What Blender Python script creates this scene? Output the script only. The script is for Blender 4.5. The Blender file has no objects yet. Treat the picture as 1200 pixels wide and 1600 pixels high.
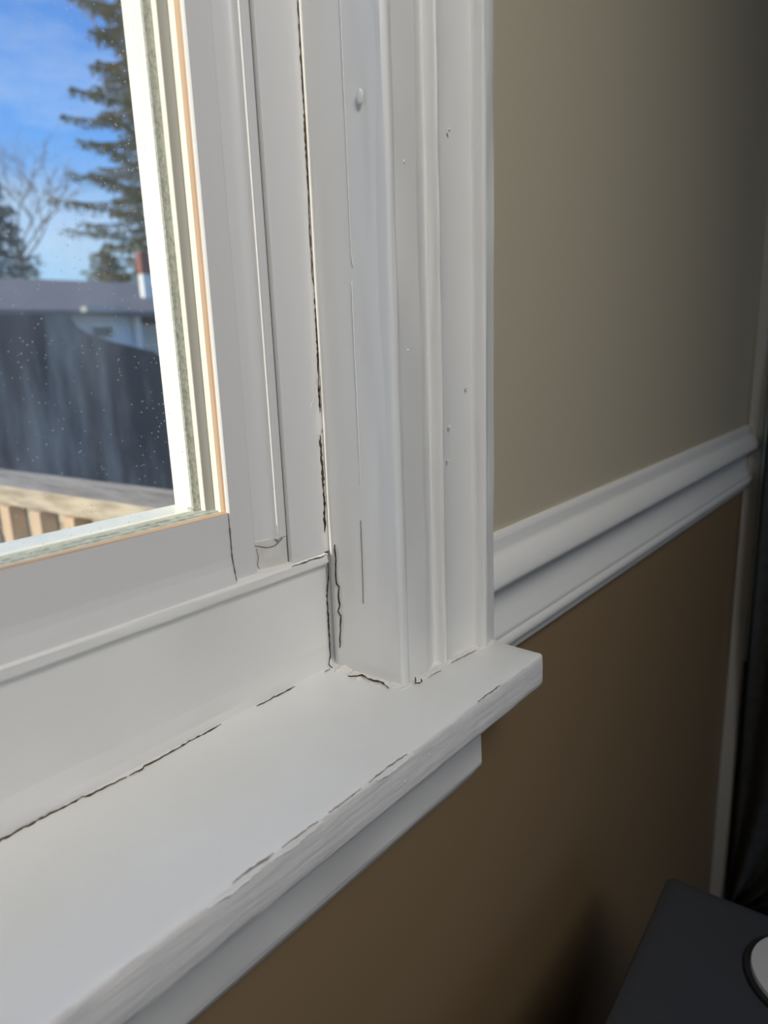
import bpy, bmesh, math, random
from mathutils import Vector, Matrix, noise
random.seed(7)
scene = bpy.context.scene
COL = scene.collection
H = 1.10            # eye height above the floor; z below is measured from the eye, and H is added when a mesh is built

# ------------------------------------------------------------------ camera
cam = bpy.data.cameras.new('camera')
camo = bpy.data.objects.new('camera', cam); COL.objects.link(camo); scene.camera = camo
cam.sensor_fit = 'VERTICAL'; cam.sensor_height = 36.0; cam.lens = 1090/1600*36
cam.clip_start = 0.01; cam.clip_end = 300
RC = [[0.638353, -0.768891, -0.036227], [0.199225, 0.119575, 0.972631], [-0.743515, -0.628099, 0.229514]]
m = Matrix([[RC[r][c] for r in range(3)] for c in range(3)]).to_4x4()
m.translation = Vector((0, 0, H)); camo.matrix_world = m
cam.dof.use_dof = True; cam.dof.focus_distance = 0.37; cam.dof.aperture_fstop = 7.8

# ------------------------------------------------------------------ world, sun, added lights, exposure
scene.view_settings.view_transform = 'Standard'; scene.view_settings.look = 'None'
scene.view_settings.exposure = 0.0; scene.view_settings.gamma = 1.0
scene.view_settings.use_curve_mapping = False
world = bpy.data.worlds.new('sky'); scene.world = world; world.use_nodes = True
nt = world.node_tree; nt.nodes.clear()
def N(tree, kind, **kw):
    n = tree.nodes.new(kind)
    for k, v in kw.items():
        if k.startswith('i_'): n.inputs[k[2:].replace('_', ' ')].default_value = v
        else: setattr(n, k, v)
    return n
tc = N(nt, 'ShaderNodeTexCoord'); sp = N(nt, 'ShaderNodeSeparateXYZ')
nt.links.new(tc.outputs['Generated'], sp.inputs[0])
rp = N(nt, 'ShaderNodeValToRGB'); nt.links.new(sp.outputs['Z'], rp.inputs[0])
el = rp.color_ramp.elements
el[0].position = 0.0; el[0].color = (.56, .80, 1.0, 1)
el[1].position = 1.0; el[1].color = (.05, .16, .50, 1)
for p, c in ((.12, (.42, .68, 1.0, 1)), (.26, (.16, .42, .97, 1)), (.45, (.08, .26, .80, 1))):
    e = el.new(p); e.color = c
mp = N(nt, 'ShaderNodeMapping'); mp.inputs['Scale'].default_value = (2.2, 2.2, 7.0)
nt.links.new(tc.outputs['Generated'], mp.inputs[0])
nz = N(nt, 'ShaderNodeTexNoise', i_Scale=1.6, i_Detail=6.0, i_Roughness=.55); nt.links.new(mp.outputs[0], nz.inputs['Vector'])
cr = N(nt, 'ShaderNodeValToRGB'); nt.links.new(nz.outputs['Fac'], cr.inputs[0])
cr.color_ramp.elements[0].position = .48; cr.color_ramp.elements[0].color = (0, 0, 0, 1)
cr.color_ramp.elements[1].position = .78; cr.color_ramp.elements[1].color = (.55, .55, .55, 1)
mx = N(nt, 'ShaderNodeMixRGB'); nt.links.new(cr.outputs[0], mx.inputs[0]); nt.links.new(rp.outputs[0], mx.inputs[1])
mx.inputs[2].default_value = (.86, .93, 1.0, 1)
bg = N(nt, 'ShaderNodeBackground', i_Strength=1.15); nt.links.new(mx.outputs[0], bg.inputs[0])
wo = N(nt, 'ShaderNodeOutputWorld'); nt.links.new(bg.outputs[0], wo.inputs[0])

def light(name, kind, energy, color, loc, direction, **kw):
    l = bpy.data.lights.new(name, kind); l.energy = energy; l.color = color
    for k, v in kw.items(): setattr(l, k, v)
    o = bpy.data.objects.new(name, l); COL.objects.link(o)
    o.location = (loc[0], loc[1], loc[2]+H)
    o.rotation_euler = Vector(direction).to_track_quat('-Z', 'Y').to_euler()
    return o
light('sun', 'SUN', 5.2, (1.0, .93, .80), (-5, 2, 5), (1.0, -.0435, -.42), angle=.003)
# added unseen lights: key lamp near the ceiling, fill at the rear wall opening
light('added_key_lamp', 'AREA', 3.1, (1.0, .975, .945), (-.50, -.75, 1.12), (.50, 1.10, -.96), shape='RECTANGLE', size=.70, size_y=.70, spread=1.0)
light('added_rear_fill', 'AREA', 2.0, (1.0, .97, .93), (-.1, -2.62, .5), (.1, 1.0, -.15), shape='RECTANGLE', size=1.0, size_y=1.2)

# ------------------------------------------------------------------ materials
def material(name, color, rough=.5, metal=0.0, spec=.5, var=0.0, vscale=8.0, vcol=None, bump=0.0, bscale=60.0,
             stretch=(1, 1, 1), vstretch=(1, 1, 1), thr=(.35, .7), bdetail=5.0, bdist=.001):
    mt = bpy.data.materials.new(name); mt.use_nodes = True
    t = mt.node_tree; b = t.nodes['Principled BSDF']
    b.inputs['Base Color'].default_value = (*color, 1); b.inputs['Roughness'].default_value = rough
    b.inputs['Metallic'].default_value = metal; b.inputs['Specular IOR Level'].default_value = spec
    if var > 0 or bump > 0:
        tcn = N(t, 'ShaderNodeTexCoord')
    if var > 0:
        mp_ = N(t, 'ShaderNodeMapping'); mp_.inputs['Scale'].default_value = vstretch
        t.links.new(tcn.outputs['Object'], mp_.inputs[0])
        n = N(t, 'ShaderNodeTexNoise', i_Scale=vscale, i_Detail=6.0, i_Roughness=.6); t.links.new(mp_.outputs[0], n.inputs['Vector'])
        r = N(t, 'ShaderNodeValToRGB'); t.links.new(n.outputs['Fac'], r.inputs[0])
        r.color_ramp.elements[0].position = thr[0]; r.color_ramp.elements[0].color = (0, 0, 0, 1)
        r.color_ramp.elements[1].position = thr[1]; r.color_ramp.elements[1].color = (var, var, var, 1)
        x = N(t, 'ShaderNodeMixRGB'); t.links.new(r.outputs[0], x.inputs[0])
        x.inputs[1].default_value = (*color, 1); x.inputs[2].default_value = (*(vcol or color), 1)
        t.links.new(x.outputs[0], b.inputs['Base Color'])
    if bump > 0:
        mp_ = N(t, 'ShaderNodeMapping'); mp_.inputs['Scale'].default_value = stretch
        t.links.new(tcn.outputs['Object'], mp_.inputs[0])
        n = N(t, 'ShaderNodeTexNoise', i_Scale=bscale, i_Detail=bdetail, i_Roughness=.55); t.links.new(mp_.outputs[0], n.inputs['Vector'])
        bp = N(t, 'ShaderNodeBump', i_Strength=bump, i_Distance=bdist); t.links.new(n.outputs['Fac'], bp.inputs['Height'])
        t.links.new(bp.outputs[0], b.inputs['Normal'])
    return mt
WH = (.80, .79, .765)
M = {}
M['trim_v'] = material('white_trim_paint_vertical', WH, .36, var=.35, vscale=9, vcol=(.72, .70, .65), bump=.5, bscale=70, stretch=(1, 1, .12), bdist=.0006)
M['trim_x'] = material('white_trim_paint_horizontal', WH, .38, var=.35, vscale=7, vcol=(.73, .71, .65), bump=.35, bscale=70, stretch=(.1, 1, 1), bdist=.0006)
M['stool'] = material('white_stool_paint', (.84, .84, .82), .36, var=.55, vscale=11, vcol=(.74, .72, .64), bump=.45, bscale=60, stretch=(.12, 1, 1), bdist=.0008)
M['stool_edge'] = material('white_stool_edge_paint', (.82, .80, .78), .5, var=.4, vscale=40, vcol=(.72, .70, .675), bump=.6, bscale=190, stretch=(.10, 1, 1), vstretch=(.15, 1, 1), bdist=.0016)
M['vinyl'] = material('white_window_vinyl', (.69, .68, .665), .33, bump=.15, bscale=30, bdist=.0004)
M['vinyl_dirty'] = material('dirty_channel_end', (.68, .665, .63), .5, var=.7, vscale=90, vcol=(.56, .52, .45))
M['caulk'] = material('yellowed_caulk', (.80, .78, .74), .5, var=.6, vscale=50, vcol=(.74, .70, .63), bump=.6, bscale=160, bdist=.0012)
M['cream'] = material('cream_exterior_stop', (.88, .86, .74), .4, var=.25, vscale=120, vcol=(.62, .62, .50), vstretch=(1, 1, .2))
M['mould'] = material('mildewed_gasket', (.46, .46, .40), .6, var=.8, vscale=900, vcol=(.20, .21, .16), vstretch=(1, 1, .6), thr=(.42, .66))
M['mould_x'] = material('mildewed_sill_gasket', (.52, .54, .47), .6, var=.75, vscale=500, vcol=(.24, .26, .20), vstretch=(.5, 1, 1), thr=(.42, .62))
M['grey_gasket'] = material('grey_window_gasket', (.36, .35, .32), .45, var=.3, vscale=90, vcol=(.28, .28, .25), vstretch=(1, 1, .2))
M['tan'] = material('bare_wood_bead', (.55, .38, .25), .55, var=.6, vscale=160, vcol=(.38, .23, .14), vstretch=(1, 1, .05))
M['tan_x'] = material('bare_wood_bead_horizontal', (.62, .42, .25), .55, var=.7, vscale=160, vcol=(.44, .26, .13), vstretch=(.06, 1, 1))
M['crack'] = material('dark_crack', (.045, .032, .02), .95, spec=.1)
M['crack_brown'] = material('brown_crack', (.095, .065, .045), .95, spec=.1)
M['crack_grey'] = material('thin_grey_crack', (.25, .24, .22), .9, spec=.1)
M['gap'] = material('dark_joint', (.13, .12, .11), .9, spec=.1)
M['wall_up'] = material('greige_wall_paint', (.53, .465, .345), .42, var=.2, vscale=3, vcol=(.50, .435, .32), bump=.12, bscale=250, bdist=.0005)
M['wall_lo'] = material('tan_wall_paint', (.27, .185, .10), .5, var=.25, vscale=3, vcol=(.245, .165, .09), bump=.12, bscale=250, bdist=.0005)
M['ceil'] = material('ceiling_paint', (.7, .7, .68), .8, bump=.1, bscale=80)
M['floor'] = material('dark_wood_floor', (.055, .026, .018), .45, var=.6, vscale=14, vcol=(.03, .016, .012), vstretch=(.15, 1, 1), bump=.2, bscale=40, stretch=(.1, 1, 1))
M['box'] = material('slate_grey_plastic', (.052, .056, .066), .5, bump=.3, bscale=350, bdist=.0003)
M['disc'] = material('white_disc', (.62, .62, .62), .4)
M['ring'] = material('black_rubber_ring', (.02, .02, .022), .5)
M['fabric'] = material('dark_grey_curtain_cloth', (.13, .13, .125), .9, var=.7, vscale=60, vcol=(.19, .19, .18), bump=.5, bscale=300)
M['steel'] = material('brushed_steel_edge', (.52, .62, .62), .3, metal=.7)
M['dark'] = material('black_door_panel', (.06, .062, .065), .4)
M['cedar'] = material('weathered_lumber', (.52, .43, .30), .75, var=.8, vscale=7, vcol=(.26, .20, .125), vstretch=(9, 1, 9), bump=.4, bscale=30, stretch=(8, 1, 8), thr=(.42, .62))
M['baluster'] = material('tan_lumber', (.62, .44, .27), .75, var=.5, vscale=12, vcol=(.46, .31, .18), vstretch=(4, 4, .5))
M['ground'] = material('leaf_litter_ground', (.17, .12, .085), .95, var=.9, vscale=6, vcol=(.08, .065, .05), bump=.6, bscale=10, bdist=.02)
M['roof'] = material('grey_shingle_roof', (.18, .165, .155), .85, var=.7, vscale=3, vcol=(.24, .225, .21), vstretch=(1, 5, 5), bump=.4, bscale=20, bdist=.01)
M['fascia'] = material('pale_fascia', (.42, .42, .38), .7, var=.2)
M['siding'] = material('white_siding', (.74, .79, .84), .7, var=.3, vscale=3, vcol=(.62, .67, .72), vstretch=(1, 1, 30))
M['teal'] = material('dark_teal_glass', (.03, .07, .085), .15)
M['brick'] = material('red_brick', (.30, .12, .09), .85, var=.6, vscale=9, vcol=(.2, .09, .07))
M['flash'] = material('white_flashing', (.75, .75, .72), .6)
M['shed'] = material('dark_boards_reflection_streaks', (.066, .058, .054), .8, var=1.0, vscale=1.6, vcol=(.44, .38, .32), vstretch=(2.2, 1, .35), thr=(.46, .70), bump=.3, bscale=12, stretch=(6, 1, .3), bdist=.01)  # pale streaks: room reflections in the glass, put into the board colour
M['bark'] = material('brown_bark', (.17, .13, .09), .9, var=.6, vscale=20, vcol=(.09, .07, .05), bump=.6, bscale=30, bdist=.01)
M['twig'] = material('pale_twig_bark', (.22, .19, .15), .9, var=.4, vscale=20, vcol=(.14, .11, .08))
M['needle'] = material('olive_needles', (.46, .39, .19), .8, var=.9, vscale=1.2, vcol=(.20, .23, .12))
M['needle_far'] = material('grey_green_needles', (.26, .29, .22), .8, var=.7, vscale=2, vcol=(.16, .20, .16))

def glass_material():
    mt = bpy.data.materials.new('dusty_window_glass'); mt.use_nodes = True
    t = mt.node_tree; t.nodes.clear()
    out = N(t, 'ShaderNodeOutputMaterial'); tr = N(t, 'ShaderNodeBsdfTransparent'); tr.inputs[0].default_value = (.95, .965, .955, 1)
    gl = N(t, 'ShaderNodeBsdfGlossy', i_Roughness=.02); fr = N(t, 'ShaderNodeFresnel', i_IOR=1.45)
    m1 = N(t, 'ShaderNodeMixShader'); cl = N(t, 'ShaderNodeMath', operation='MINIMUM'); cl.inputs[1].default_value = .10; t.links.new(fr.outputs[0], cl.inputs[0]); t.links.new(cl.outputs[0], m1.inputs[0]); t.links.new(tr.outputs[0], m1.inputs[1]); t.links.new(gl.outputs[0], m1.inputs[2])
    tcn = N(t, 'ShaderNodeTexCoord')
    # specks of dust
    vo = N(t, 'ShaderNodeTexVoronoi', i_Scale=400.0); t.links.new(tcn.outputs['Object'], vo.inputs['Vector'])
    nn = N(t, 'ShaderNodeTexNoise', i_Scale=60.0, i_Detail=3.0); t.links.new(tcn.outputs['Object'], nn.inputs['Vector'])
    lt = N(t, 'ShaderNodeMath', operation='LESS_THAN'); lt.inputs[1].default_value = .13; t.links.new(vo.outputs['Distance'], lt.inputs[0])
    sz = N(t, 'ShaderNodeMath', operation='GREATER_THAN'); sz.inputs[1].default_value = .455; t.links.new(nn.outputs['Fac'], sz.inputs[0])
    sp_ = N(t, 'ShaderNodeMath', operation='MULTIPLY'); t.links.new(lt.outputs[0], sp_.inputs[0]); t.links.new(sz.outputs[0], sp_.inputs[1])
    s2 = N(t, 'ShaderNodeMath', operation='MULTIPLY'); s2.inputs[1].default_value = .40; t.links.new(sp_.outputs[0], s2.inputs[0])
    # smeared film
    mp_ = N(t, 'ShaderNodeMapping'); mp_.inputs['Scale'].default_value = (1, 1, .25); t.links.new(tcn.outputs['Object'], mp_.inputs[0])
    n2 = N(t, 'ShaderNodeTexNoise', i_Scale=45.0, i_Detail=5.0); t.links.new(mp_.outputs[0], n2.inputs['Vector'])
    mr = N(t, 'ShaderNodeMapRange', i_From_Min=.4, i_From_Max=.8, i_To_Min=.03, i_To_Max=.12); t.links.new(n2.outputs['Fac'], mr.inputs['Value'])
    ad = N(t, 'ShaderNodeMath', operation='ADD'); t.links.new(s2.outputs[0], ad.inputs[0]); t.links.new(mr.outputs[0], ad.inputs[1])
    df = N(t, 'ShaderNodeBsdfDiffuse'); df.inputs[0].default_value = (.75, .77, .78, 1)
    tl = N(t, 'ShaderNodeBsdfTranslucent'); tl.inputs[0].default_value = (.75, .77, .78, 1)
    dm = N(t, 'ShaderNodeMixShader', i_Fac=.5); t.links.new(df.outputs[0], dm.inputs[1]); t.links.new(tl.outputs[0], dm.inputs[2])
    m2 = N(t, 'ShaderNodeMixShader'); t.links.new(ad.outputs[0], m2.inputs[0]); t.links.new(m1.outputs[0], m2.inputs[1]); t.links.new(dm.outputs[0], m2.inputs[2])
    t.links.new(m2.outputs[0], out.inputs[0])
    return mt
M['glass'] = glass_material()

# ------------------------------------------------------------------ mesh helpers
def link_mesh(name, bm, mat, parent=None, smooth=False, angle=None):
    for v in bm.verts: v.co.z += H
    bmesh.ops.recalc_face_normals(bm, faces=bm.faces)
    me = bpy.data.meshes.new(name); bm.to_mesh(me); bm.free()
    for mm in (mat if isinstance(mat, (list, tuple)) else [mat]): me.materials.append(mm)
    if smooth:
        for p in me.polygons: p.use_smooth = True
        if angle: me.set_sharp_from_angle(angle=math.radians(angle))
    o = bpy.data.objects.new(name, me); COL.objects.link(o)
    if parent: o.parent = parent
    return o
def tag(o, label=None, cat=None, group=None, kind=None):
    if label: o['label'] = label
    if cat: o['category'] = cat
    if group: o['group'] = group
    if kind: o['kind'] = kind
    return o
def empty(name, loc=(0, 0, 0)):
    o = bpy.data.objects.new(name, None); COL.objects.link(o); o.empty_display_size = .05
    return o
def box(bm, x0, x1, y0, y1, z0, z1, rot=None):
    vs = [bm.verts.new((x, y, z)) for x in (x0, x1) for y in (y0, y1) for z in (z0, z1)]
    for f in ((0, 1, 3, 2), (4, 6, 7, 5), (0, 4, 5, 1), (2, 3, 7, 6), (0, 2, 6, 4), (1, 5, 7, 3)):
        bm.faces.new([vs[i] for i in f])
    if rot is not None:
        bmesh.ops.transform(bm, matrix=rot, verts=vs)
    return vs
def bevel(bm, w, seg=2):
    bmesh.ops.bevel(bm, geom=bm.edges[:], offset=w, segments=seg, profile=.7, affect='EDGES', clamp_overlap=True)
def sweep(name, pts, axis, a, b, mat, parent=None, segs=1, jitter=None, smooth=False, angle=35, endscale=None):
    """closed outline pts swept along axis from a to b. axis z: pts=(x,y); axis x: pts=(y,z); axis y: pts=(x,z)"""
    if smooth:                                   # extra points beside the ends of long flats keep them flat
        out = []
        for k, p in enumerate(pts):
            q = pts[(k+1) % len(pts)]; L = math.hypot(q[0]-p[0], q[1]-p[1]); out.append(p)
            if L > .0030:
                for f in (.0006/L, 1-.0006/L): out.append((p[0]+(q[0]-p[0])*f, p[1]+(q[1]-p[1])*f))
        pts = out
    bm = bmesh.new(); rings = []
    for i in range(segs+1):
        t = a+(b-a)*i/segs; ring = []
        for k, (p, q) in enumerate(pts):
            co = {'z': (p, q, t), 'x': (t, p, q), 'y': (p, t, q)}[axis]
            if jitter: co = jitter(Vector(co), k, t)
            ring.append(bm.verts.new(co))
        rings.append(ring)
    n = len(pts)
    for i in range(segs):
        for k in range(n):
            bm.faces.new((rings[i][k], rings[i][(k+1) % n], rings[i+1][(k+1) % n], rings[i+1][k]))
    bm.faces.new(rings[0]); bm.faces.new(rings[-1])
    return link_mesh(name, bm, mat, parent, smooth, angle)
def arc(cx, cy, r, a0, a1, n=6):
    return [(cx+r*math.cos(math.radians(a0+(a1-a0)*i/n)), cy+r*math.sin(math.radians(a0+(a1-a0)*i/n))) for i in range(n+1)]
def spline(pts, n=5):
    """Catmull-Rom through 2D points, open"""
    out = []
    P = [pts[0]]+list(pts)+[pts[-1]]
    for i in range(1, len(P)-2):
        p0, p1, p2, p3 = (Vector(P[i-1]), Vector(P[i]), Vector(P[i+1]), Vector(P[i+2]))
        for k in range(n):
            t = k/n
            out.append(tuple(.5*((2*p1)+(-p0+p2)*t+(2*p0-5*p1+4*p2-p3)*t*t+(-p0+3*p1-3*p2+p3)*t**3)))
    out.append(tuple(pts[-1])); return out
def crack(name, pts, normal, width, mat, parent, thick=.00025, rough=.45, seed=0, lift=.0001):
    """a jagged sliver that follows pts on a surface with the given normal"""
    rnd = random.Random(seed*31+len(pts)); nrm = Vector(normal).normalized()
    P = []
    for i in range(len(pts)-1):
        a, b = Vector(pts[i]), Vector(pts[i+1]); L = (b-a).length; n = max(2, int(L/.0016))
        for k in range(n): P.append(a.lerp(b, k/n))
    P.append(Vector(pts[-1]))
    bm = bmesh.new(); rows = []
    for i, p in enumerate(P):
        d = (P[min(i+1, len(P)-1)]-P[max(i-1, 0)]).normalized(); s = nrm.cross(d).normalized()
        w = width*(.35+.9*rnd.random())*min(1, .25+i*.3, .25+(len(P)-1-i)*.3)
        p = p+s*(rnd.random()-.5)*width*rough
        rows.append([bm.verts.new(p+s*w*.5+nrm*lift), bm.verts.new(p+nrm*(lift+thick)), bm.verts.new(p-s*w*.5+nrm*lift), bm.verts.new(p-nrm*thick)])
    for i in range(len(rows)-1):
        for k in range(4):
            bm.faces.new((rows[i][k], rows[i][(k+1) % 4], rows[i+1][(k+1) % 4], rows[i+1][k]))
    bm.faces.new(rows[0]); bm.faces.new(rows[-1])
    return link_mesh(name, bm, mat, parent)
def blob(name, centre, size, mat, parent, amp=.25, freq=300, sub=3):
    bm = bmesh.new(); bmesh.ops.create_icosphere(bm, subdivisions=sub, radius=1)
    for v in bm.verts:
        k = 1+amp*noise.noise(Vector((v.co.x*size[0], v.co.y*size[1], v.co.z*size[2]))*freq+Vector(centre)*90)
        v.co = Vector((v.co.x*size[0], v.co.y*size[1], v.co.z*size[2]))*k+Vector(centre)
    return link_mesh(name, bm, mat, parent, True)
# the stations of the room
YW = .2285          # room face of the window wall
XR = 1.050          # face of the right wall
XL = -.66           # face of the left wall
YB = -2.60          # face of the rear wall
ZC, ZF = 1.35, -H
YX = .2998          # outer face of the house wall at the window
WX0, WX1, WZ0, WZ1 = -.50, .272, -.204, .95   # hole in the window wall

# ------------------------------------------------------------------ walls, floor, ceiling
wr = bmesh.new()
box(wr, XL-.12, WX0, YW, YX, -.165, ZC); box(wr, WX1, 1.25, YW, YX, -.165, ZC); box(wr, WX0, WX1, YW, YX, WZ1, ZC)
wall = link_mesh('wall_window', wr, M['wall_up']); tag(wall, 'greige painted window wall above the white chair rail', 'wall', kind='structure')
wl = bmesh.new(); box(wl, XL-.12, WX0, YW, YX, ZF, -.165); box(wl, WX1, 1.25, YW, YX, ZF, -.165); box(wl, WX0, WX1, YW, YX, ZF, WZ0)
wb = link_mesh('wall_window_lower', wl, M['wall_lo']); tag(wb, 'darker tan painted wall below the chair rail and window stool', 'wall', kind='structure')
b = bmesh.new(); box(b, XR+.02, XR+.14, YB, YW, ZF, ZC)
tag(link_mesh('wall_right', b, M['wall_lo']), 'right wall of the room behind the dark door panel', 'wall', kind='structure')
b = bmesh.new()
box(b, XL-.12, XL, YB, YW, ZF, ZC)
tag(link_mesh('wall_left', b, M['wall_up']), 'plain left wall of the room', 'wall', kind='structure')
b = bmesh.new()
box(b, XL-.12, XR+.14, YB-.12, YB, ZF, -.15); box(b, XL-.12, XR+.14, YB-.12, YB, 1.15, ZC); box(b, .35, XR+.14, YB-.12, YB, -.15, 1.15)
tag(link_mesh('wall_back', b, M['wall_up']), 'rear wall of the room with a wide window opening', 'wall', kind='structure')
b = bmesh.new(); box(b, XL-.12, XR+.14, YB-.12, YX, ZF-.1, ZF)
tag(link_mesh('floor', b, M['floor']), 'dark reddish brown wood floor', 'floor', kind='structure')
b = bmesh.new(); box(b, XL-.12, XR+.14, YB-.12, YX, ZC, ZC+.1)
tag(link_mesh('ceiling', b, M['ceil']), 'white painted ceiling', 'ceiling', kind='structure')

F_ = (0, -1, 0)
# ------------------------------------------------------------------ the window: sash, stops, glass, frame
win = tag(empty('window_1'), 'white framed window with a dusty pane and bare wood bead', 'window', kind='structure')
GX, GZ = .2012, -.0757           # room-side corner of the glass opening
FY = .2712
ZT = .93                          # head of the frame
JX0 = -.50
# right stile: faces are stepped back from the room to the outside
sweep('sash_stile', [(.2041, FY+.0006), (.2047, FY), (.2183, FY), (.2191, FY+.0008), (.2191, .2960), (.2041, .2960)], 'z', -.1105, ZT, M['vinyl'], win, smooth=True)
sweep('wood_bead', [(.2033, .2737), (.2041, .2733), (.2041, .2761), (.2033, .2761)], 'z', GZ, ZT, M['tan'], win)
sweep('glazing_bead', [(.2031, .2762), (.2044, .2762), (.2044, .2806), (.2031, .2806), (.2031, .2790), (.2036, .2785), (.2031, .2780)], 'z', GZ, ZT, M['cream'], win)
sweep('gasket', [(.1975, .2807), (.2044, .2807), (.2044, .2838), (.1975, .2838)], 'z', GZ, ZT, M['grey_gasket'], win)
sweep('inner_stop', [(.1972, .2805), (.1976, .2805), (.1976, .2838), (.1972, .2838)], 'z', GZ, ZT, M['cream'], win)
sweep('mildewed_seal', [(.1931, .2839), (.2044, .2839), (.2044, .2850), (.1931, .2850)], 'z', GZ, ZT, M['mould'], win)
sweep('exterior_stop', [(.1929, .2851), (.2044, .2851), (.2044, .2990), (.1929, .2990)], 'z', GZ-.002, ZT, M['cream'], win)
# bottom rail
rail_pts = [(FY, GZ-.0002), (FY, -.0985), (.2706, -.1025), (.2692, -.1070), (.2680, -.1110), (.2990, -.1110), (.2990, GZ-.0012), (.2722, GZ-.0012)]
sweep('sash_bottom_rail', rail_pts, 'x', JX0, .2034, M['vinyl'], win, smooth=True, angle=40)
sweep('wood_bead', [(FY+.0002, GZ-.0012), (FY+.0002, GZ), (.2745, GZ+.0004), (.2745, GZ-.0012)], 'x', JX0, .2038, M['tan_x'], win)
sweep('mildewed_seal', [(.2746, GZ-.0012), (.2746, GZ), (.2778, GZ), (.2780, -.0750), (.2802, -.0750), (.2805, -.0742), (.2838, -.0742), (.2838, GZ-.0012)], 'x', JX0, .2032, M['mould_x'], win)
sweep('exterior_stop', [(.2839, GZ-.0012), (.2839, -.0736), (.2845, -.0732), (.2990, -.0724), (.2990, GZ-.0012)], 'x', JX0, .1931, M['cream'], win)
blob('mildew_corner', (.1943, .2856, -.0732), (.0034, .0020, .0017), M['mould'], win, .4, 900, 2)
# joint between rail and stile, joint between sash channel and frame
crack('joint_line', [(.2037, FY, GZ-.0002), (.2036, FY, -.0985), (.2030, .2683, -.1098)], (0, -1, 0), .0009, M['gap'], win, rough=.1)
# channel with rounded face and lit bead
ch = [(.2191, .2750), (.2215, .2752), (.2245, .2751), (.2275, .2746), (.2300, .2736), (.2315, .2725), (.2323, .2712), (.2326, .2697), (.2331, .2694), (.2337, .2697), (.2342, .2711), (.2404, .2717), (.2404, .2960), (.2191, .2960)]
sweep('jamb_channel', ch, 'z', -.0955, ZT, M['vinyl'], win, smooth=True, angle=60)
sweep('channel_end', [(.2191, .2744), (.2215, .2743), (.2260, .2735), (.2315, .2724), (.2404, .2720), (.2404, .2960), (.2191, .2960)], 'z', -.1105, -.0954, M['vinyl_dirty'], win, smooth=True)
sweep('joint_line', [(.2404, .2722), (.2414, .2722), (.2414, .2960), (.2404, .2960)], 'z', -.1105, ZT, M['gap'], win)
sweep('side_frame', [(.2414, .2706), (.2415, .2694), (.2418, .2692), (.2700, .2692), (.2700, .2960), (.2414, .2960)], 'z', -.1105, ZT, M['vinyl'], win, smooth=True)
crack('grime_line', [(.2195, .2742, -.0961), (.2230, .2739, -.0975), (.2270, .2730, -.0990), (.2320, .2718, -.0988), (.2370, .2714, -.0962)], F_, .0004, M['crack_grey'], win, seed=5, lift=.0002)
crack('grime_line', [(.2215, .2741, -.0985), (.2222, .2740, -.1030), (.2212, .2741, -.1075), (.2225, .2740, -.1098)], F_, .0005, M['crack_grey'], win, seed=6, lift=.0002)
crack('grime_line', [(.2120, .2708, -.1108), (.2230, .2700, -.1108), (.2330, .2700, -.1108)], F_, .0005, M['crack_grey'], win, seed=7, lift=.0001)
crack('dark_stain', [(.2049, FY, -.0572), (.2057, FY, -.0568)], (0, -1, 0), .0011, M['tan'], win)
# left stile, head and far parts of the frame, outside the picture
sweep('sash_stile', [(JX0, FY), (JX0+.040, FY), (JX0+.040, .2960), (JX0, .2960)], 'z', -.1105, ZT, M['vinyl'], win)
b = bmesh.new(); box(b, JX0, .27, FY, .296, ZT, ZT+.02); link_mesh('head_frame', b, M['vinyl'], win)
b = bmesh.new(); box(b, JX0+.035, .2005, .28490, .28502, GZ+.0004, ZT+.002)
glass = link_mesh('glass_pane', b, M['glass'], win)
glass['label'] = 'dusty clear glass pane'
# board under the sash with its raised lip
sill = tag(empty('trim_1'), 'white painted board under the window sash with a raised lip and a cracked edge', 'trim', kind='structure')
brd = [(.2705, -.1105), (.2664, -.1113), (.2660, -.1118), (.2660, -.1160), (.2664, -.1167), (.2684, -.1180), (.2690, -.1200), (.2692, -.165), (.2688, -.1745), (.2672, -.1812), (.2960, -.1812), (.2960, -.1105)]
sweep('board', brd, 'x', JX0, .2655, M['trim_x'], sill, segs=90, smooth=True, angle=50,
      jitter=lambda v, k, t: v+Vector((0, noise.noise(Vector((t*25, k*3.1, 0)))*.0004, noise.noise(Vector((t*25, k*1.7, 9)))*.0003)))
# ------------------------------------------------------------------ side jamb
jb = tag(empty('trim_2'), 'white painted side jamb between window frame and casing, cracked along its corner', 'trim', kind='structure')
jpts = spline([(.2700, .2702), (.2688, .2685), (.2680, .2650), (.2680, .2600), (.2683, .2500), (.2696, .2360), (.2705, .2222)], 5)+[(.2780, .2235), (.2780, .2960), (.2705, .2960)]
sweep('jamb', jpts, 'z', -.1815, .94, M['trim_v'], jb, segs=150, smooth=True, angle=40,
      jitter=lambda v, k, t: v+Vector((noise.noise(Vector((k*.15, 0, t*14)))*.0005, 0, 0)))
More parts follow.
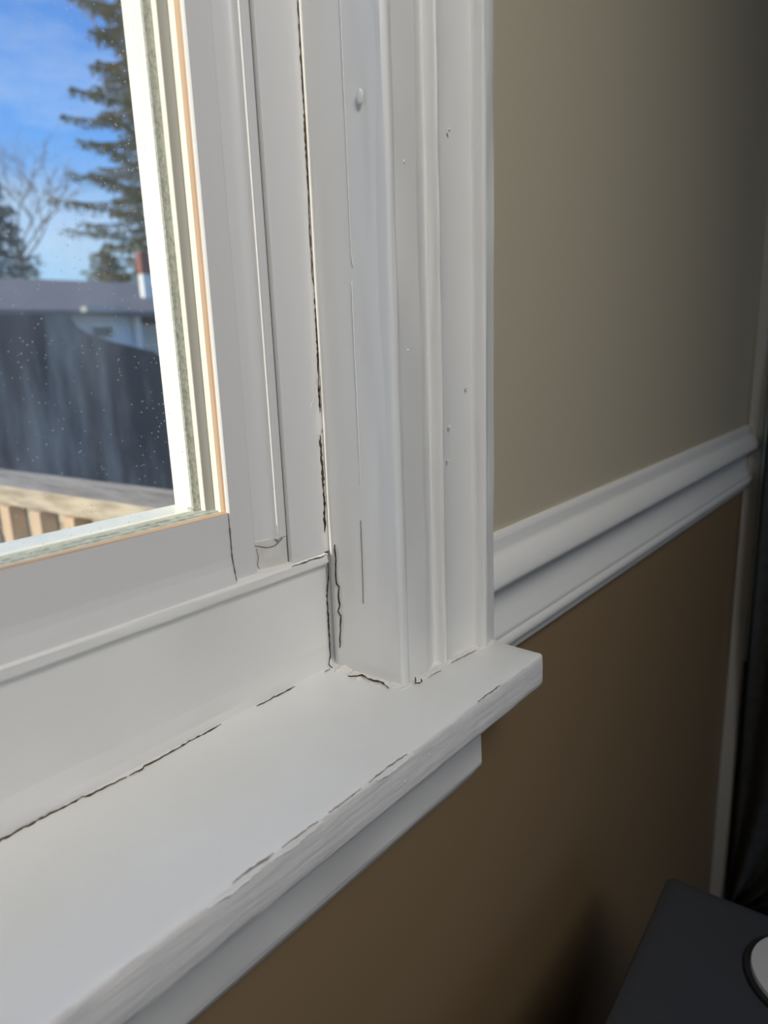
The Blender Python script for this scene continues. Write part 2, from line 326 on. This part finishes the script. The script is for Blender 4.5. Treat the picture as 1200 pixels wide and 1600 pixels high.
# ------------------------------------------------------------------ casing
cpts = spline([(.2704, .2290), (.2704, .2215), (.2710, .2199), (.2726, .2189), (.2746, .2187), (.2760, .2193)], 3)
cpts += [(.2768, .2196), (.2925, .2190)] + spline([(.2932, .2191), (.2944, .2199), (.3000, .2218), (.3046, .2232), (.3058, .2222), (.3067, .2180), (.3077, .2166), (.3086, .2168)], 4)
cpts += spline([(.3096, .2178), (.3130, .2192), (.3190, .2197), (.3270, .2186), (.3335, .2166), (.3364, .2158)], 3)
cpts += spline([(.3371, .2146), (.3375, .2112), (.3383, .2093), (.3397, .2088), (.3412, .2093), (.3422, .2102)], 3) + [(.3518, .2114), (.3530, .2126), (.3530, .2290)]
cas = tag(empty('trim_3'), 'white moulded vertical window casing standing on the stool', 'trim', kind='structure')
sweep('casing', cpts, 'z', -.1812, .99, M['trim_v'], cas, segs=170, smooth=True, angle=32,
      jitter=lambda v, k, t: v+Vector((noise.noise(Vector((k*.35, 2, t*22)))*.00035, noise.noise(Vector((k*.35, 7, t*22)))*.00035, 0)))
b = bmesh.new(); box(b, JX0-.08, .3530, .2120, YW, .94, 1.01); link_mesh('head_casing', b, M['trim_x'], cas)
b = bmesh.new(); box(b, JX0-.08, JX0, .2120, YW, -.1812, .94); link_mesh('side_casing', b, M['trim_v'], cas)

# ------------------------------------------------------------------ stool (inside window sill)
st = tag(empty('trim_4'), 'white painted wooden window stool with a chipped front edge and brush marks', 'trim', kind='structure')
SF, SR, ZS = .1771, .3515, -.1800
prof = [(SF, ZS-.0175)]+[(SF, ZS-.014), (SF-.0002, ZS-.009), (SF, ZS-.004), (SF+.0001, ZS-.0016), (SF+.0006, ZS-.0005), (SF+.0018, ZS)]
top = [(SF+.008, ZS), (.200, ZS), (.220, ZS-.0001), (.245, ZS-.0002), (.262, ZS+.0001), (.268, ZS+.0012), (.2955, ZS+.0014)]
def stool_mesh():
    bm = bmesh.new(); xs = [JX0-.11+(SR-JX0+.11)*i/420 for i in range(421)]
    rows = []
    for i, x in enumerate(xs):
        row = []
        for k, (y, z) in enumerate([(.2285, ZS-.0205), (SF+.0022, ZS-.0205), (SF+.0006, ZS-.0200), (SF, ZS-.0188)]+prof[1:]+top):
            if x > .2800 and k > 12: y, z = min(y, YW+k*.0001), ZS    # horn beyond the casing stops at the wall
            kk = 1 if 3 <= k <= 10 else .35
            dy = noise.noise(Vector((x*90, z*400, 1)))*.00045*kk+noise.noise(Vector((x*300, z*900, 4)))*.00018*kk
            dz = noise.noise(Vector((x*110, k*.8, 5)))*.00032*kk if k in (7, 8, 9, 10) else noise.noise(Vector((x*30, y*60, 8)))*.0002
            if i > 416 and k > 1:                         # softened right end
                e = (i-416)/4; dz -= (e**3)*.0007 if k >= 8 else 0; dy += (e**3)*.0006 if k < 10 else 0
            row.append(bm.verts.new((x, y+dy, z+dz)))
        rows.append(row)
    n = len(rows[0])
    for i in range(len(rows)-1):
        for k in range(n):
            f = bm.faces.new((rows[i][k], rows[i][(k+1) % n], rows[i+1][(k+1) % n], rows[i+1][k]))
            f.material_index = 1 if (k < 8) else 0
    bm.faces.new(rows[0]); f = bm.faces.new(rows[-1]); f.material_index = 1
    return link_mesh('stool_board', bm, [M['stool'], M['stool_edge']], st, True, 50)
stool = stool_mesh()
# chips and lifted paint along the front edge
for i, (pts, w) in enumerate([
        ([(.1935, .1776, ZS+.0001), (.2043, .1781, ZS+.0001), (.2122, .1779, ZS+.0001), (.2200, .1776, ZS+.0001)], .0007),
        ([(.1213, .1777, ZS), (.1259, .1779, ZS), (.1314, .1780, ZS), (.1402, .1777, ZS)], .0010),
        ([(.1440, .1776, ZS), (.1529, .1775, ZS), (.1629, .1774, ZS-.0001)], .0006),
        ([(.1690, .1775, ZS), (.1776, .1774, ZS), (.1885, .1774, ZS)], .0006),
        ([(.2795, .1775, ZS), (.2887, .1774, ZS), (.3018, .1774, ZS)], .0007)]):
    crack('paint_chip', pts, (0, -.4, 1), w, M['crack_grey'], st, seed=i, lift=.0003, rough=.6)
for i, (x0, x1) in enumerate([(.110, .134), (.134, .165), (.198, .224)]):
    crack('lifted_paint', [(x0, SF-.0002, ZS-.0013), ((x0+x1)/2, SF-.0003, ZS-.0022), (x1, SF-.0002, ZS-.0012)], (0, -1, .3), .0012, M['trim_x'], st, seed=20+i, thick=.0006, rough=.5)
# ------------------------------------------------------------------ apron under the stool
ap = tag(empty('trim_5'), 'white moulded apron under the window stool', 'trim', kind='structure')
apts = [(YW, -.2004), (.2140, -.2004), (.2140, -.2215), (.2158, -.2235), (.2155, -.2450), (.2150, -.2620), (.2156, -.2648), (.2182, -.2662), (.2196, -.2684), (.2194, -.2696), (.2212, -.2730), (.2232, -.2762), (YW, -.2775)]
sweep('apron_board', apts, 'x', JX0-.08, .3430, M['trim_x'], ap, segs=60, smooth=True, angle=30,
      jitter=lambda v, k, t: v+Vector((0, noise.noise(Vector((t*30, k*2.1, 0)))*.0003, noise.noise(Vector((t*30, k*2.7, 6)))*.0003)))

# ------------------------------------------------------------------ cracks and caulk
F = (0, -1, 0); U = (0, 0, 1); Lx = (-1, 0, 0)
yF = .2695
V1 = [([(.2701, .1627), (.2699, .1464), (.2700, .1327), (.2704, .1172), (.2698, .1057), (.2697, .0890), (.2697, .0777)], .0011, 'crack_brown'),
      ([(.2697, .0777), (.2690, .0594), (.2692, .0452), (.2690, .0377), (.2703, .0301)], .0006, 'crack_brown'),
      ([(.2703, .0301), (.2700, .0153), (.2698, -.0041), (.2692, -.0178), (.2690, -.0324)], .0012, 'crack'),
      ([(.2712, -.0351), (.2708, -.0406), (.2690, -.0439)], .0004, 'crack_grey'),
      ([(.2680, -.0448), (.2682, -.0539), (.2684, -.0643), (.2683, -.0772)], .0018, 'crack_brown'),
      ([(.2683, -.0760), (.2682, -.0848), (.2678, -.0899), (.2676, -.0994)], .0014, 'crack')]
V1.insert(0, ([(.2698, .42), (.2702, .33), (.2699, .25), (.2701, .1627)], .0011, 'crack_brown'))
for i, (p, w, mt) in enumerate(V1):
    crack('paint_crack', [(x-.0010, .2689, z) for x, z in p], (-.5, -1, 0), w, M[mt], jb, seed=i, lift=.0001)
crack('paint_crack', [(.2377, .2661, -.1112), (.2456, .2661, -.1113), (.2529, .2661, -.1111), (.2593, .2661, -.1115), (.2643, .2661, -.1113)], (0, -.6, 1), .0008, M['crack_brown'], sill, seed=40)
crack('paint_crack', [(.2648, .2658, -.1114), (.2653, .2670, -.1249), (.2649, .2686, -.1360), (.2648, .2686, -.1475), (.2645, .2682, -.1631), (.2640, .2678, -.1735), (.2612, .2668, -.1768), (.2642, .2655, -.1800)], F, .0011, M['crack'], sill, seed=41)
crack('paint_crack', [(.2674, y, z) for y, z in ((.2626, -.1056), (.2623, -.1155), (.2628, -.1231), (.2627, -.1284), (.2608, -.1300), (.2616, -.1361), (.2610, -.1417), (.2627, -.1452), (.2604, -.1474), (.2615, -.1554), (.2628, -.1675))], Lx, .0010, M['crack'], jb, seed=42, lift=.0004)
for i, (p, w) in enumerate([
        ([(-.2, .2700), (.02, .2702), (.0824, .2702), (.0976, .2704), (.1065, .2698), (.1131, .2702), (.1151, .2690), (.1226, .2692), (.1250, .2688), (.1323, .2686)], .0011),
        ([(.1334, .2684), (.1365, .2684), (.1395, .2678), (.1415, .2694), (.1465, .2688), (.1512, .2692), (.1559, .2692), (.1605, .2692), (.1657, .2703), (.1709, .2700), (.1849, .2704)], .0009),
        ([(.2073, .2700), (.2119, .2695), (.2203, .2702), (.2207, .2693), (.2341, .2700)], .0008),
        ([(.2562, .2688), (.2611, .2690)], .0006)]):
    crack('paint_crack', [(x, y-.0033, ZS+.0013-.0005) for x, y in p], (0, -.6, 1), w, M['crack_brown'], st, seed=60+i, lift=.0004, rough=.5)
# caulk smeared in the corner and at the foot of the casing
for i, (c, s) in enumerate([((.2668, .2600, -.1812), (.0050, .0085, .0042)), ((.2660, .2480, -.1808), (.0045, .0100, .0026)), ((.2672, .2350, -.1806), (.0040, .0090, .0022)),
                            ((.2700, .2245, -.1806), (.0040, .0060, .0022)), ((.2745, .2180, -.1806), (.0060, .0034, .0022)), ((.2850, .2175, -.1806), (.0070, .0036, .0020)),
                            ((.2985, .2160, -.1806), (.0080, .0034, .0022)), ((.3130, .2165, -.1806), (.0090, .0034, .0020)), ((.3290, .2145, -.1806), (.0090, .0034, .0020)),
                            ((.3440, .2110, -.1806), (.0080, .0030, .0022)), ((.3500, .2160, -.1806), (.0036, .0070, .0022))]):
    blob('caulk_smear', c, (s[0]*1.2, s[1]*.85, s[2]*.72), M['caulk'], cas if i > 3 else jb, .45, 330, 4)
crack('paint_crack', [(.2610, .2515, -.1797), (.2630, .2462, -.1791), (.2648, .2442, -.1784), (.2637, .2390, -.1788), (.2640, .2351, -.1788), (.2652, .2309, -.1788), (.2636, .2235, -.1797)], (-.5, -.2, 1), .0010, M['crack'], st, seed=70, lift=.0006)
crack('paint_crack', [(.2775, .2168, -.1770), (.2745, .2140, -.1784), (.2765, .2122, -.1788)], (0, -.7, 1), .0010, M['crack'], cas, seed=71, lift=.0006)
crack('paint_crack', [(.2800, .2146, -.1783), (.2785, .2128, -.1790)], (0, -.7, 1), .0009, M['crack'], cas, seed=72, lift=.0006)
crack('paint_crack', [(.2850, .2132, -.1792), (.2880, .2134, -.1790), (.2958, .2122, -.1790)], (0, -.7, 1), .0006, M['crack_grey'], cas, seed=73, lift=.0005)
crack('paint_crack', [(.3068, .2130, -.1788), (.3140, .2125, -.1790), (.3298, .2106, -.1790)], (0, -.7, 1), .0006, M['crack_grey'], cas, seed=74, lift=.0005)
# ridges in the jamb paint and small nicks
crack('paint_ridge', [(.2687, .2418, z) for z in (.42, .25, .1348, .1138, .0868, .0642, .0439)]+[(.2687, .2408, .0394)], Lx, .0007, M['trim_v'], jb, seed=80, thick=.0002, rough=.2, lift=.0001)
crack('paint_ridge', [(.2687, .2424, z) for z in (.0321, .0139, -.0048, -.0304, -.0501, -.0704)], Lx, .0008, M['trim_v'], jb, seed=81, thick=.0003, rough=.2, lift=.0001)
crack('hairline_crack', [(.2686, .2432, -.0896), (.2686, .2434, -.1091), (.2686, .2440, -.1368)], Lx, .0002, M['crack_grey'], jb, seed=82, lift=.0003)
for i, (x, y, z) in enumerate([(.3190, .2174, .105), (.3160, .2178, -.0435), (.3300, .2152, -.0230), (.2830, .2194, -.0020), (.3140, .2179, -.0620), (.2840, .2194, .0850), (.3080, .2180, -.1400)]):
    blob('paint_nib', (x, y, z), (.0007, .0006, .0010), M['trim_v'], cas, .3, 900, 2)
blob('paint_drip', (.2685, .2320, .1120), (.0005, .0022, .0035), M['trim_v'], jb, .2, 200, 2)
for i, (x, z) in enumerate([(.217, -.192), (.236, -.188)]):
    blob('paint_nib', (x, SF, z), (.0008, .0004, .0006), M['trim_x'], st, .3, 900, 2)
# scrap of cobweb at the crack
bm = bmesh.new()
def strand(bm, pts, r):
    P = [Vector(p) for p in pts]; rows = []
    for i, p in enumerate(P):
        d = (P[min(i+1, len(P)-1)]-P[max(i-1, 0)]).normalized(); s = d.cross(Vector((.3, 1, .1))).normalized(); u = d.cross(s)
        rows.append([bm.verts.new(p+s*r*math.cos(a)+u*r*math.sin(a)) for a in (0, 2.1, 4.2)])
    for i in range(len(rows)-1):
        for k in range(3): bm.faces.new((rows[i][k], rows[i][(k+1) % 3], rows[i+1][(k+1) % 3], rows[i+1][k]))
strand(bm, [(.2668, .2680, -.0100), (.2660, .2672, -.0180), (.2630, .2670, -.0240), (.2600, .2680, -.0300)], .00012)
strand(bm, [(.2690, .2660, .0080), (.2672, .2668, -.0080), (.2668, .2672, -.0200)], .00010)
link_mesh('cobweb', bm, M['caulk'], jb)

# ------------------------------------------------------------------ chair rail
cr_ = tag(empty('trim_6'), 'white moulded chair rail running from the casing to the room corner', 'trim', kind='structure')
w = YW
rp_ = [(w, -.1195), (w-.0040, -.1205), (w-.0052, -.1225), (w-.0060, -.1300), (w-.0068, -.1320)]+spline([(w-.0075, -.1325), (w-.0105, -.1345), (w-.0140, -.1385), (w-.0164, -.1440), (w-.0168, -.1480), (w-.0150, -.1505)], 4) \
    + spline([(w-.0100, -.1525), (w-.0050, -.1575), (w-.0034, -.1650), (w-.0044, -.1730), (w-.0072, -.1800), (w-.0100, -.1855)], 4)+[(w-.0100, -.1868), (w-.0095, -.1874), (w-.0095, -.1890)] \
    + spline([(w-.0105, -.1898), (w-.0118, -.1925), (w-.0112, -.1960), (w-.0090, -.1975)], 3)+[(w-.0085, -.1990), (w-.0070, -.2040), (w-.0040, -.2065), (w, -.2070)]
sweep('chair_rail', rp_, 'x', .3530, XR-.003, M['trim_x'], cr_, smooth=True, angle=35)

# ------------------------------------------------------------------ right corner: trim strip, door with steel edge, curtain
cs = tag(empty('trim_7'), 'white vertical corner strip where the chair rail ends', 'trim', kind='structure')
sweep('corner_strip', [(XR-.004, YW), (XR-.005, .2110), (XR-.002, .2085), (XR+.02, .2085), (XR+.02, YW)], 'z', ZF, ZC, M['trim_v'], cs, smooth=True)
dr = tag(empty('door_1'), 'black door panel with a thin blue-grey metal edge beside the corner strip', 'door', kind='structure')
sweep('door_panel', [(XR-.003, .2040), (XR-.003, -.62), (XR+.02, -.62), (XR+.02, .2040)], 'z', ZF, ZC-.3, M['dark'], dr)
sweep('metal_edge', [(XR-.010, .2068), (XR-.010, .2046), (XR+.018, .2046), (XR+.018, .2068)], 'z', -.46, ZC-.3, M['steel'], dr, smooth=True)
def curtain():
    bm = bmesh.new(); rows = []; nz_, ny = 40, 90
    for i in range(nz_+1):
        t = i/nz_; z = -.86+t*1.75
        span = .03+.33*max(0, min(1, (z+.86)/.22))**.8
        row = []
        for k in range(ny+1):
            s = k/ny; y = .198-s*span
            x = XR-.026+.013*math.sin(s*34+2*noise.noise(Vector((z*2, s*3, 0))))+.004*noise.noise(Vector((s*20, z*3, 2)))
            row.append(bm.verts.new((x, y, z)))
        rows.append(row)
    for i in range(nz_):
        for k in range(ny): bm.faces.new((rows[i][k], rows[i][k+1], rows[i+1][k+1], rows[i+1][k]))
    bmesh.ops.solidify(bm, geom=bm.faces[:], thickness=.0025)
    return link_mesh('curtain', bm, M['fabric'], None, True)

# ------------------------------------------------------------------ grey appliance, bottom right
bx = tag(empty('appliance'), 'dark slate grey round-edged appliance with a white round disc on top, bottom right corner', 'appliance')
ax = Vector((.457-.657, .171-.184, 0)).normalized(); ay = Vector((ax.y, -ax.x, 0))
if ay.y > 0: ay = -ay
corner = Vector((.506, .143, 0))
def on_box(u, v, z): return corner+ax*u+ay*v+Vector((0, 0, z))
ZTB = -.420
bm = bmesh.new()
vs = [bm.verts.new(on_box(u, v, z)) for u in (0, .32) for v in (0, .22) for z in (ZF+.012, ZTB)]
for f in ((0, 1, 3, 2), (4, 6, 7, 5), (0, 4, 5, 1), (2, 3, 7, 6), (0, 2, 6, 4), (1, 5, 7, 3)): bm.faces.new([vs[i] for i in f])
bevel(bm, .013, 4)
link_mesh('body', bm, M['box'], bx, True, 30)
def puck(name, c, r, h, mat, seg=48, ri=None, dome=0):
    bm = bmesh.new(); pr = [(r, 0), (r, h*.7), (r-.15*h, h), (0 if ri is None else ri, h+dome)]
    rings = []
    for rr, zz in pr:
        rr = max(rr, .0001); rings.append([bm.verts.new(c+Vector((rr*math.cos(a*2*math.pi/seg), rr*math.sin(a*2*math.pi/seg), zz))) for a in range(seg)])
    for i in range(len(rings)-1):
        for k in range(seg): bm.faces.new((rings[i][k], rings[i][(k+1) % seg], rings[i+1][(k+1) % seg], rings[i+1][k]))
    bm.faces.new(rings[0]); bm.faces.new(rings[-1])
    return link_mesh(name, bm, mat, bx, True, 40)
dc = Vector((.460, .036, ZTB-.0005))
puck('rubber_ring', dc, .039, .0035, M['ring'])
puck('disc', dc+Vector((0, 0, .002)), .0352, .0045, M['disc'], dome=.003)
for u, v in ((.04, .04), (.28, .04), (.04, .18), (.28, .18)):
    p = on_box(u, v, ZF); bm = bmesh.new(); box(bm, p.x-.015, p.x+.015, p.y-.015, p.y+.015, ZF, ZF+.014); link_mesh('foot', bm, M['ring'], bx)
cu = curtain(); tag(cu, 'dark grey cloth curtain hanging at the right edge beside the corner strip', 'curtain')

# ------------------------------------------------------------------ housing and rod added for the unseen key lamp, behind the camera
lp = tag(empty('added_key_lamp'), 'added square white tilted lamp, unseen, hung from a rod behind the viewer', 'lamp')
ld = Vector((.50, 1.10, -.96)).normalized(); lc = Vector((-.50, -.75, 1.12))-ld*.02
lq = ld.to_track_quat('-Z', 'Y').to_matrix().to_4x4()
bm = bmesh.new(); box(bm, -.36, .36, -.36, .36, 0, .03, Matrix.Translation(lc) @ lq)
link_mesh('housing', bm, M['ceil'], lp)
bm = bmesh.new(); box(bm, lc.x-.012, lc.x+.012, lc.y-.012, lc.y+.012, lc.z+.02, ZC)
link_mesh('rod', bm, M['steel'], lp)

# ================================================================== outside
b = bmesh.new(); box(b, -60, 80, .9, 120, -2.15, -2.05)
g = link_mesh('ground', b, M['ground']); tag(g, 'brown leaf-covered yard', 'ground', kind='structure')
# deck railing
D = Vector((.10, -.995, 0)).normalized(); Nn = Vector((.995, .10, 0)).normalized()
base = Vector((.5890, 1.430, 0))
dk = tag(empty('deck_railing'), 'weathered wooden deck railing with flat cap board just outside the window', 'railing')
def slab(name, s0, s1, n0, n1, z0, z1, mat, parent, bv=.002):
    bm = bmesh.new(); vs = []
    for s in (s0, s1):
        for n in (n0, n1):
            for z in (z0, z1): vs.append(bm.verts.new((Nn*n+D*(-s)+Vector((0, 0, z)))))
    for f in ((0, 1, 3, 2), (4, 6, 7, 5), (0, 4, 5, 1), (2, 3, 7, 6), (0, 2, 6, 4), (1, 5, 7, 3)): bm.faces.new([vs[i] for i in f])
    if bv: bevel(bm, bv, 2)
    for v in bm.verts: v.co += base
    return link_mesh(name, bm, mat, parent, False)
slab('cap_board', -.95, 3.2, 0, .125, -.290, -.250, M['cedar'], dk, .004)
slab('top_rail', -.95, 3.2, .030, .068, -.375, -.291, M['cedar'], dk)
slab('bottom_rail', -.95, 3.2, .030, .068, -1.02, -.93, M['cedar'], dk)
for s in (-.75, .95, 2.9): slab('post', s, s+.088, .025, .113, -2.05, -.291, M['cedar'], dk)
n = 0
s = -.62
while s < 3.1:
    if not any(abs(s-q) < .07 or abs(s-q-.088) < .05 for q in (-.75, .95, 2.9)): slab('baluster', s, s+.034, -.006, .028, -1.00, -.2915, M['baluster'], dk, 0)
    s += .115
dkf = tag(slab('deck', -.78, 3.2, -1.9, -.010, -1.20, -1.16, M['cedar'], None, 0), 'weathered wooden deck floor below the railing', 'deck')
for s in (-.7, 3.0):
    slab('deck_post', s, s+.09, -1.8, -1.71, -2.05, -1.20, M['cedar'], dkf, 0)

# garden shed with sloping roof end
sh = tag(empty('garden_shed'), 'dark shed, pale reflection streaks in its colour, whose roof edge slopes down before the white house', 'shed')
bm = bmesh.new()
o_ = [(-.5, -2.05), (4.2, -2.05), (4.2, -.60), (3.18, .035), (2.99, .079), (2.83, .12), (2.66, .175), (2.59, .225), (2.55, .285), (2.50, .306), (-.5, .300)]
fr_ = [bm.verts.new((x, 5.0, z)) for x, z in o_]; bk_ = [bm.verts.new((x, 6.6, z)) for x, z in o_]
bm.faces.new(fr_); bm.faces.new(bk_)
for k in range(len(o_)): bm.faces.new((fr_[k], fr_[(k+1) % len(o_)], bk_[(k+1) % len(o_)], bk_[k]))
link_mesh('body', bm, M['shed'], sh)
# neighbour house
hs = tag(empty('house'), 'neighbouring white house with grey shingle roof beyond the shed', 'house')
HY = 9.0
b = bmesh.new(); box(b, 1.0, 5.62, HY+.3, HY+4, -2.05, .60); link_mesh('wall', b, M['siding'], hs)
b = bmesh.new(); box(b, 5.64, 12, HY+1.4, HY+4, -2.05, .50); link_mesh('wing_wall', b, M['siding'], hs)
bm = bmesh.new()
r0 = [(-1.5, HY, .585), (13, HY, .640), (13, HY+3.6, 1.425), (-1.5, HY+3.6, 1.285), ]
vs = [bm.verts.new(p) for p in r0]; vb = [bm.verts.new((p[0], p[1], p[2]-.07)) for p in r0]
bm.faces.new(vs); bm.faces.new(vb)
for k in range(4): bm.faces.new((vs[k], vs[(k+1) % 4], vb[(k+1) % 4], vb[k]))
link_mesh('roof', bm, M['roof'], hs)
bm = bmesh.new(); vs = [bm.verts.new(p) for p in [(-1.5, HY+3.6, 1.285), (13, HY+3.6, 1.425), (13, HY+5, .55), (-1.5, HY+5, .5)]]; bm.faces.new(vs)
bmesh.ops.solidify(bm, geom=bm.faces[:], thickness=.06)
link_mesh('roof', bm, M['roof'], hs)
b = bmesh.new(); box(b, 4.72, 5.28, HY-.16, HY-.02, .585, .650, ); link_mesh('gutter', b, M['fascia'], hs)
b = bmesh.new(); box(b, 4.98, 5.30, HY+.26, HY+.34, .27, .43); wn = link_mesh('window', b, M['flash'], hs)
b = bmesh.new(); box(b, 5.01, 5.27, HY+.235, HY+.259, .29, .41); link_mesh('pane', b, M['teal'], wn)
b = bmesh.new(); box(b, 5.60, 5.70, HY+.2, HY+.30, -2.05, .55); link_mesh('corner_board', b, M['flash'], hs)
b = bmesh.new(); box(b, 6.51, 6.65, HY+1.31, HY+1.43, .80, 1.27); fl = link_mesh('chimney_base', b, M['flash'], hs)
b = bmesh.new(); box(b, 6.50, 6.66, HY+1.30, HY+1.44, 1.27, 1.60); link_mesh('chimney', b, M['brick'], hs)

# trees
def tube(bm, pts, rads, seg=6):
    rows = []
    for i, p in enumerate(pts):
        d = (pts[min(i+1, len(pts)-1)]-pts[max(i-1, 0)]).normalized()
        s = d.cross(Vector((.31, .17, .93))).normalized(); u = d.cross(s)
        rows.append([bm.verts.new(p+(s*math.cos(a*2*math.pi/seg)+u*math.sin(a*2*math.pi/seg))*rads[i]) for a in range(seg)])
    for i in range(len(rows)-1):
        for k in range(seg): bm.faces.new((rows[i][k], rows[i][(k+1) % seg], rows[i+1][(k+1) % seg], rows[i+1][k]))
    bm.faces.new(rows[0]); bm.faces.new(rows[-1])
def spruce(name, x, y, z0, z1, r, label, mat, seed, dens=1.0, lo=.12, sc=1.0):
    rnd = random.Random(seed); root = tag(empty(name), label, 'tree')
    bt = bmesh.new(); tube(bt, [Vector((x, y, z0+(z1-z0)*t)) for t in (0, .3, .6, 1)], [.20, .15, .09, .015], 8); link_mesh('trunk', bt, M['bark'], root, True)
    bn = bmesh.new(); bb = bmesh.new(); nb = int(120*dens)
    for i in range(nb):
        t = lo+(1-lo)*(i/nb); a = i*2.399+rnd.random()*.6; L = r*(1-t)**.75*(.6+.55*rnd.random())+.12; z = z0+(z1-z0)*t
        d = Vector((math.cos(a), math.sin(a), 0)); P = []
        for k in range(7):
            s = k/6; P.append(Vector((x, y, z))+d*L*s+Vector((0, 0, L*(-.42*s+.34*s*s)+.05*rnd.random()*s)))
        tube(bb, P, [.035*(1-k/7)+.004 for k in range(7)], 4)
        nt_ = int(26*L/r*dens)+8
        for k in range(nt_):
            s = .15+.85*(k+rnd.random())/nt_; f = s*6; j = min(int(f), 5); c = P[j].lerp(P[j+1], f-j)
            side = d.cross(Vector((0, 0, 1)))*(1 if k % 2 else -1)
            w_ = .34*sc*(1-s*.6)*min(1, L/sc)
            e = c+side*w_*(.5+.7*rnd.random())+d*.16*sc*rnd.random()+Vector((0, 0, -.10-.26*rnd.random()*(1-.4*s)))*sc
            # a hanging twig: three narrow blades round its axis
            ax_ = (e-c)
            for q in range(5):
                cc = c.lerp(e, (q+.5)/5); rr = (.11+.08*rnd.random())*sc
                th = rnd.random()*6.28; p1 = Vector((math.cos(th), math.sin(th), -.5+rnd.random()*.6))*rr; p2 = Vector((-math.sin(th), math.cos(th), -.3+rnd.random()*.4))*rr*.55
                v_ = [bn.verts.new(cc-p1*.6), bn.verts.new(cc+p2*.4), bn.verts.new(cc+p1), bn.verts.new(cc-p2*.4)]
                bn.faces.new(v_)
    link_mesh('branches', bb, M['bark'], root); link_mesh('needles', bn, mat, root)
    return root
spruce('spruce_tree', 16.27, 24.0, -2.05, 18.7, 4.66, 'tall olive green spruce beside the window frame behind the house', M['needle'], 3, 1.9, sc=1.3)
spruce('spruce_tree', 7.65, 18.5, -2.05, 4.6, 2.4, 'smaller grey-green evergreen at the left edge behind the house', M['needle_far'], 5, 1.0)
spruce('spruce_tree', 20.1, 35.0, -2.05, 5.4, 5.0, 'low evergreen behind the roof left of the tall spruce', M['needle'], 9, 1.0, sc=1.5)
def bare(name, x, y, z0, label, seed, trunk_h, depth=5, L0=1.6, lean=(0, 0), sz=1.0):
    rnd = random.Random(seed); root = tag(empty(name), label, 'tree')
    bt = bmesh.new(); bb = bmesh.new()
    top_ = Vector((x+lean[0], y, z0+trunk_h)); tube(bt, [Vector((x, y, z0)), Vector((x+lean[0]*.4, y, z0+trunk_h*.5)), top_], [.16*sz, .12*sz, .08*sz], 7)
    def grow(p, d, L, r, k):
        pts = [p]; q = p.copy(); dd = d.copy()
        for i in range(4):
            dd = (dd+Vector((rnd.gauss(0, .12), rnd.gauss(0, .12), rnd.gauss(0, .08)+.03))).normalized(); q = q+dd*L/4; pts.append(q.copy())
        tube(bb, pts, [r*(1-i*.12) for i in range(5)], 4)
        if k == 0: return
        for j in range(3 if k > 1 else 4):
            ax2 = Vector((rnd.gauss(0, 1), rnd.gauss(0, 1), rnd.gauss(0, .6))).normalized()
            grow(pts[2+rnd.randrange(3)], (dd+ax2*.75).normalized(), L*.68, r*.55, k-1)
    for j in range(6):
        a = j*1.05+rnd.random()*.5
        grow(top_-Vector((0, 0, .5*rnd.random())), Vector((math.cos(a)*.7, math.sin(a)*.7, .8)).normalized(), L0, .05*sz, depth-1)
    link_mesh('trunk', bt, M['twig'], root, True); link_mesh('twigs', bb, M['twig'], root)
bare('bare_tree', 20.3, 45.0, -2.05, 'bare leafless tree with thin twigs left of the tall spruce', 11, 8.1, 5, 3.35, sz=1.4)
bare('bare_tree', 34.5, 52.0, -2.05, 'bare tree whose upper twigs reach in at the top of the window', 21, 24.0, 5, 6.7, sz=2.0, lean=(-1.1, 0))
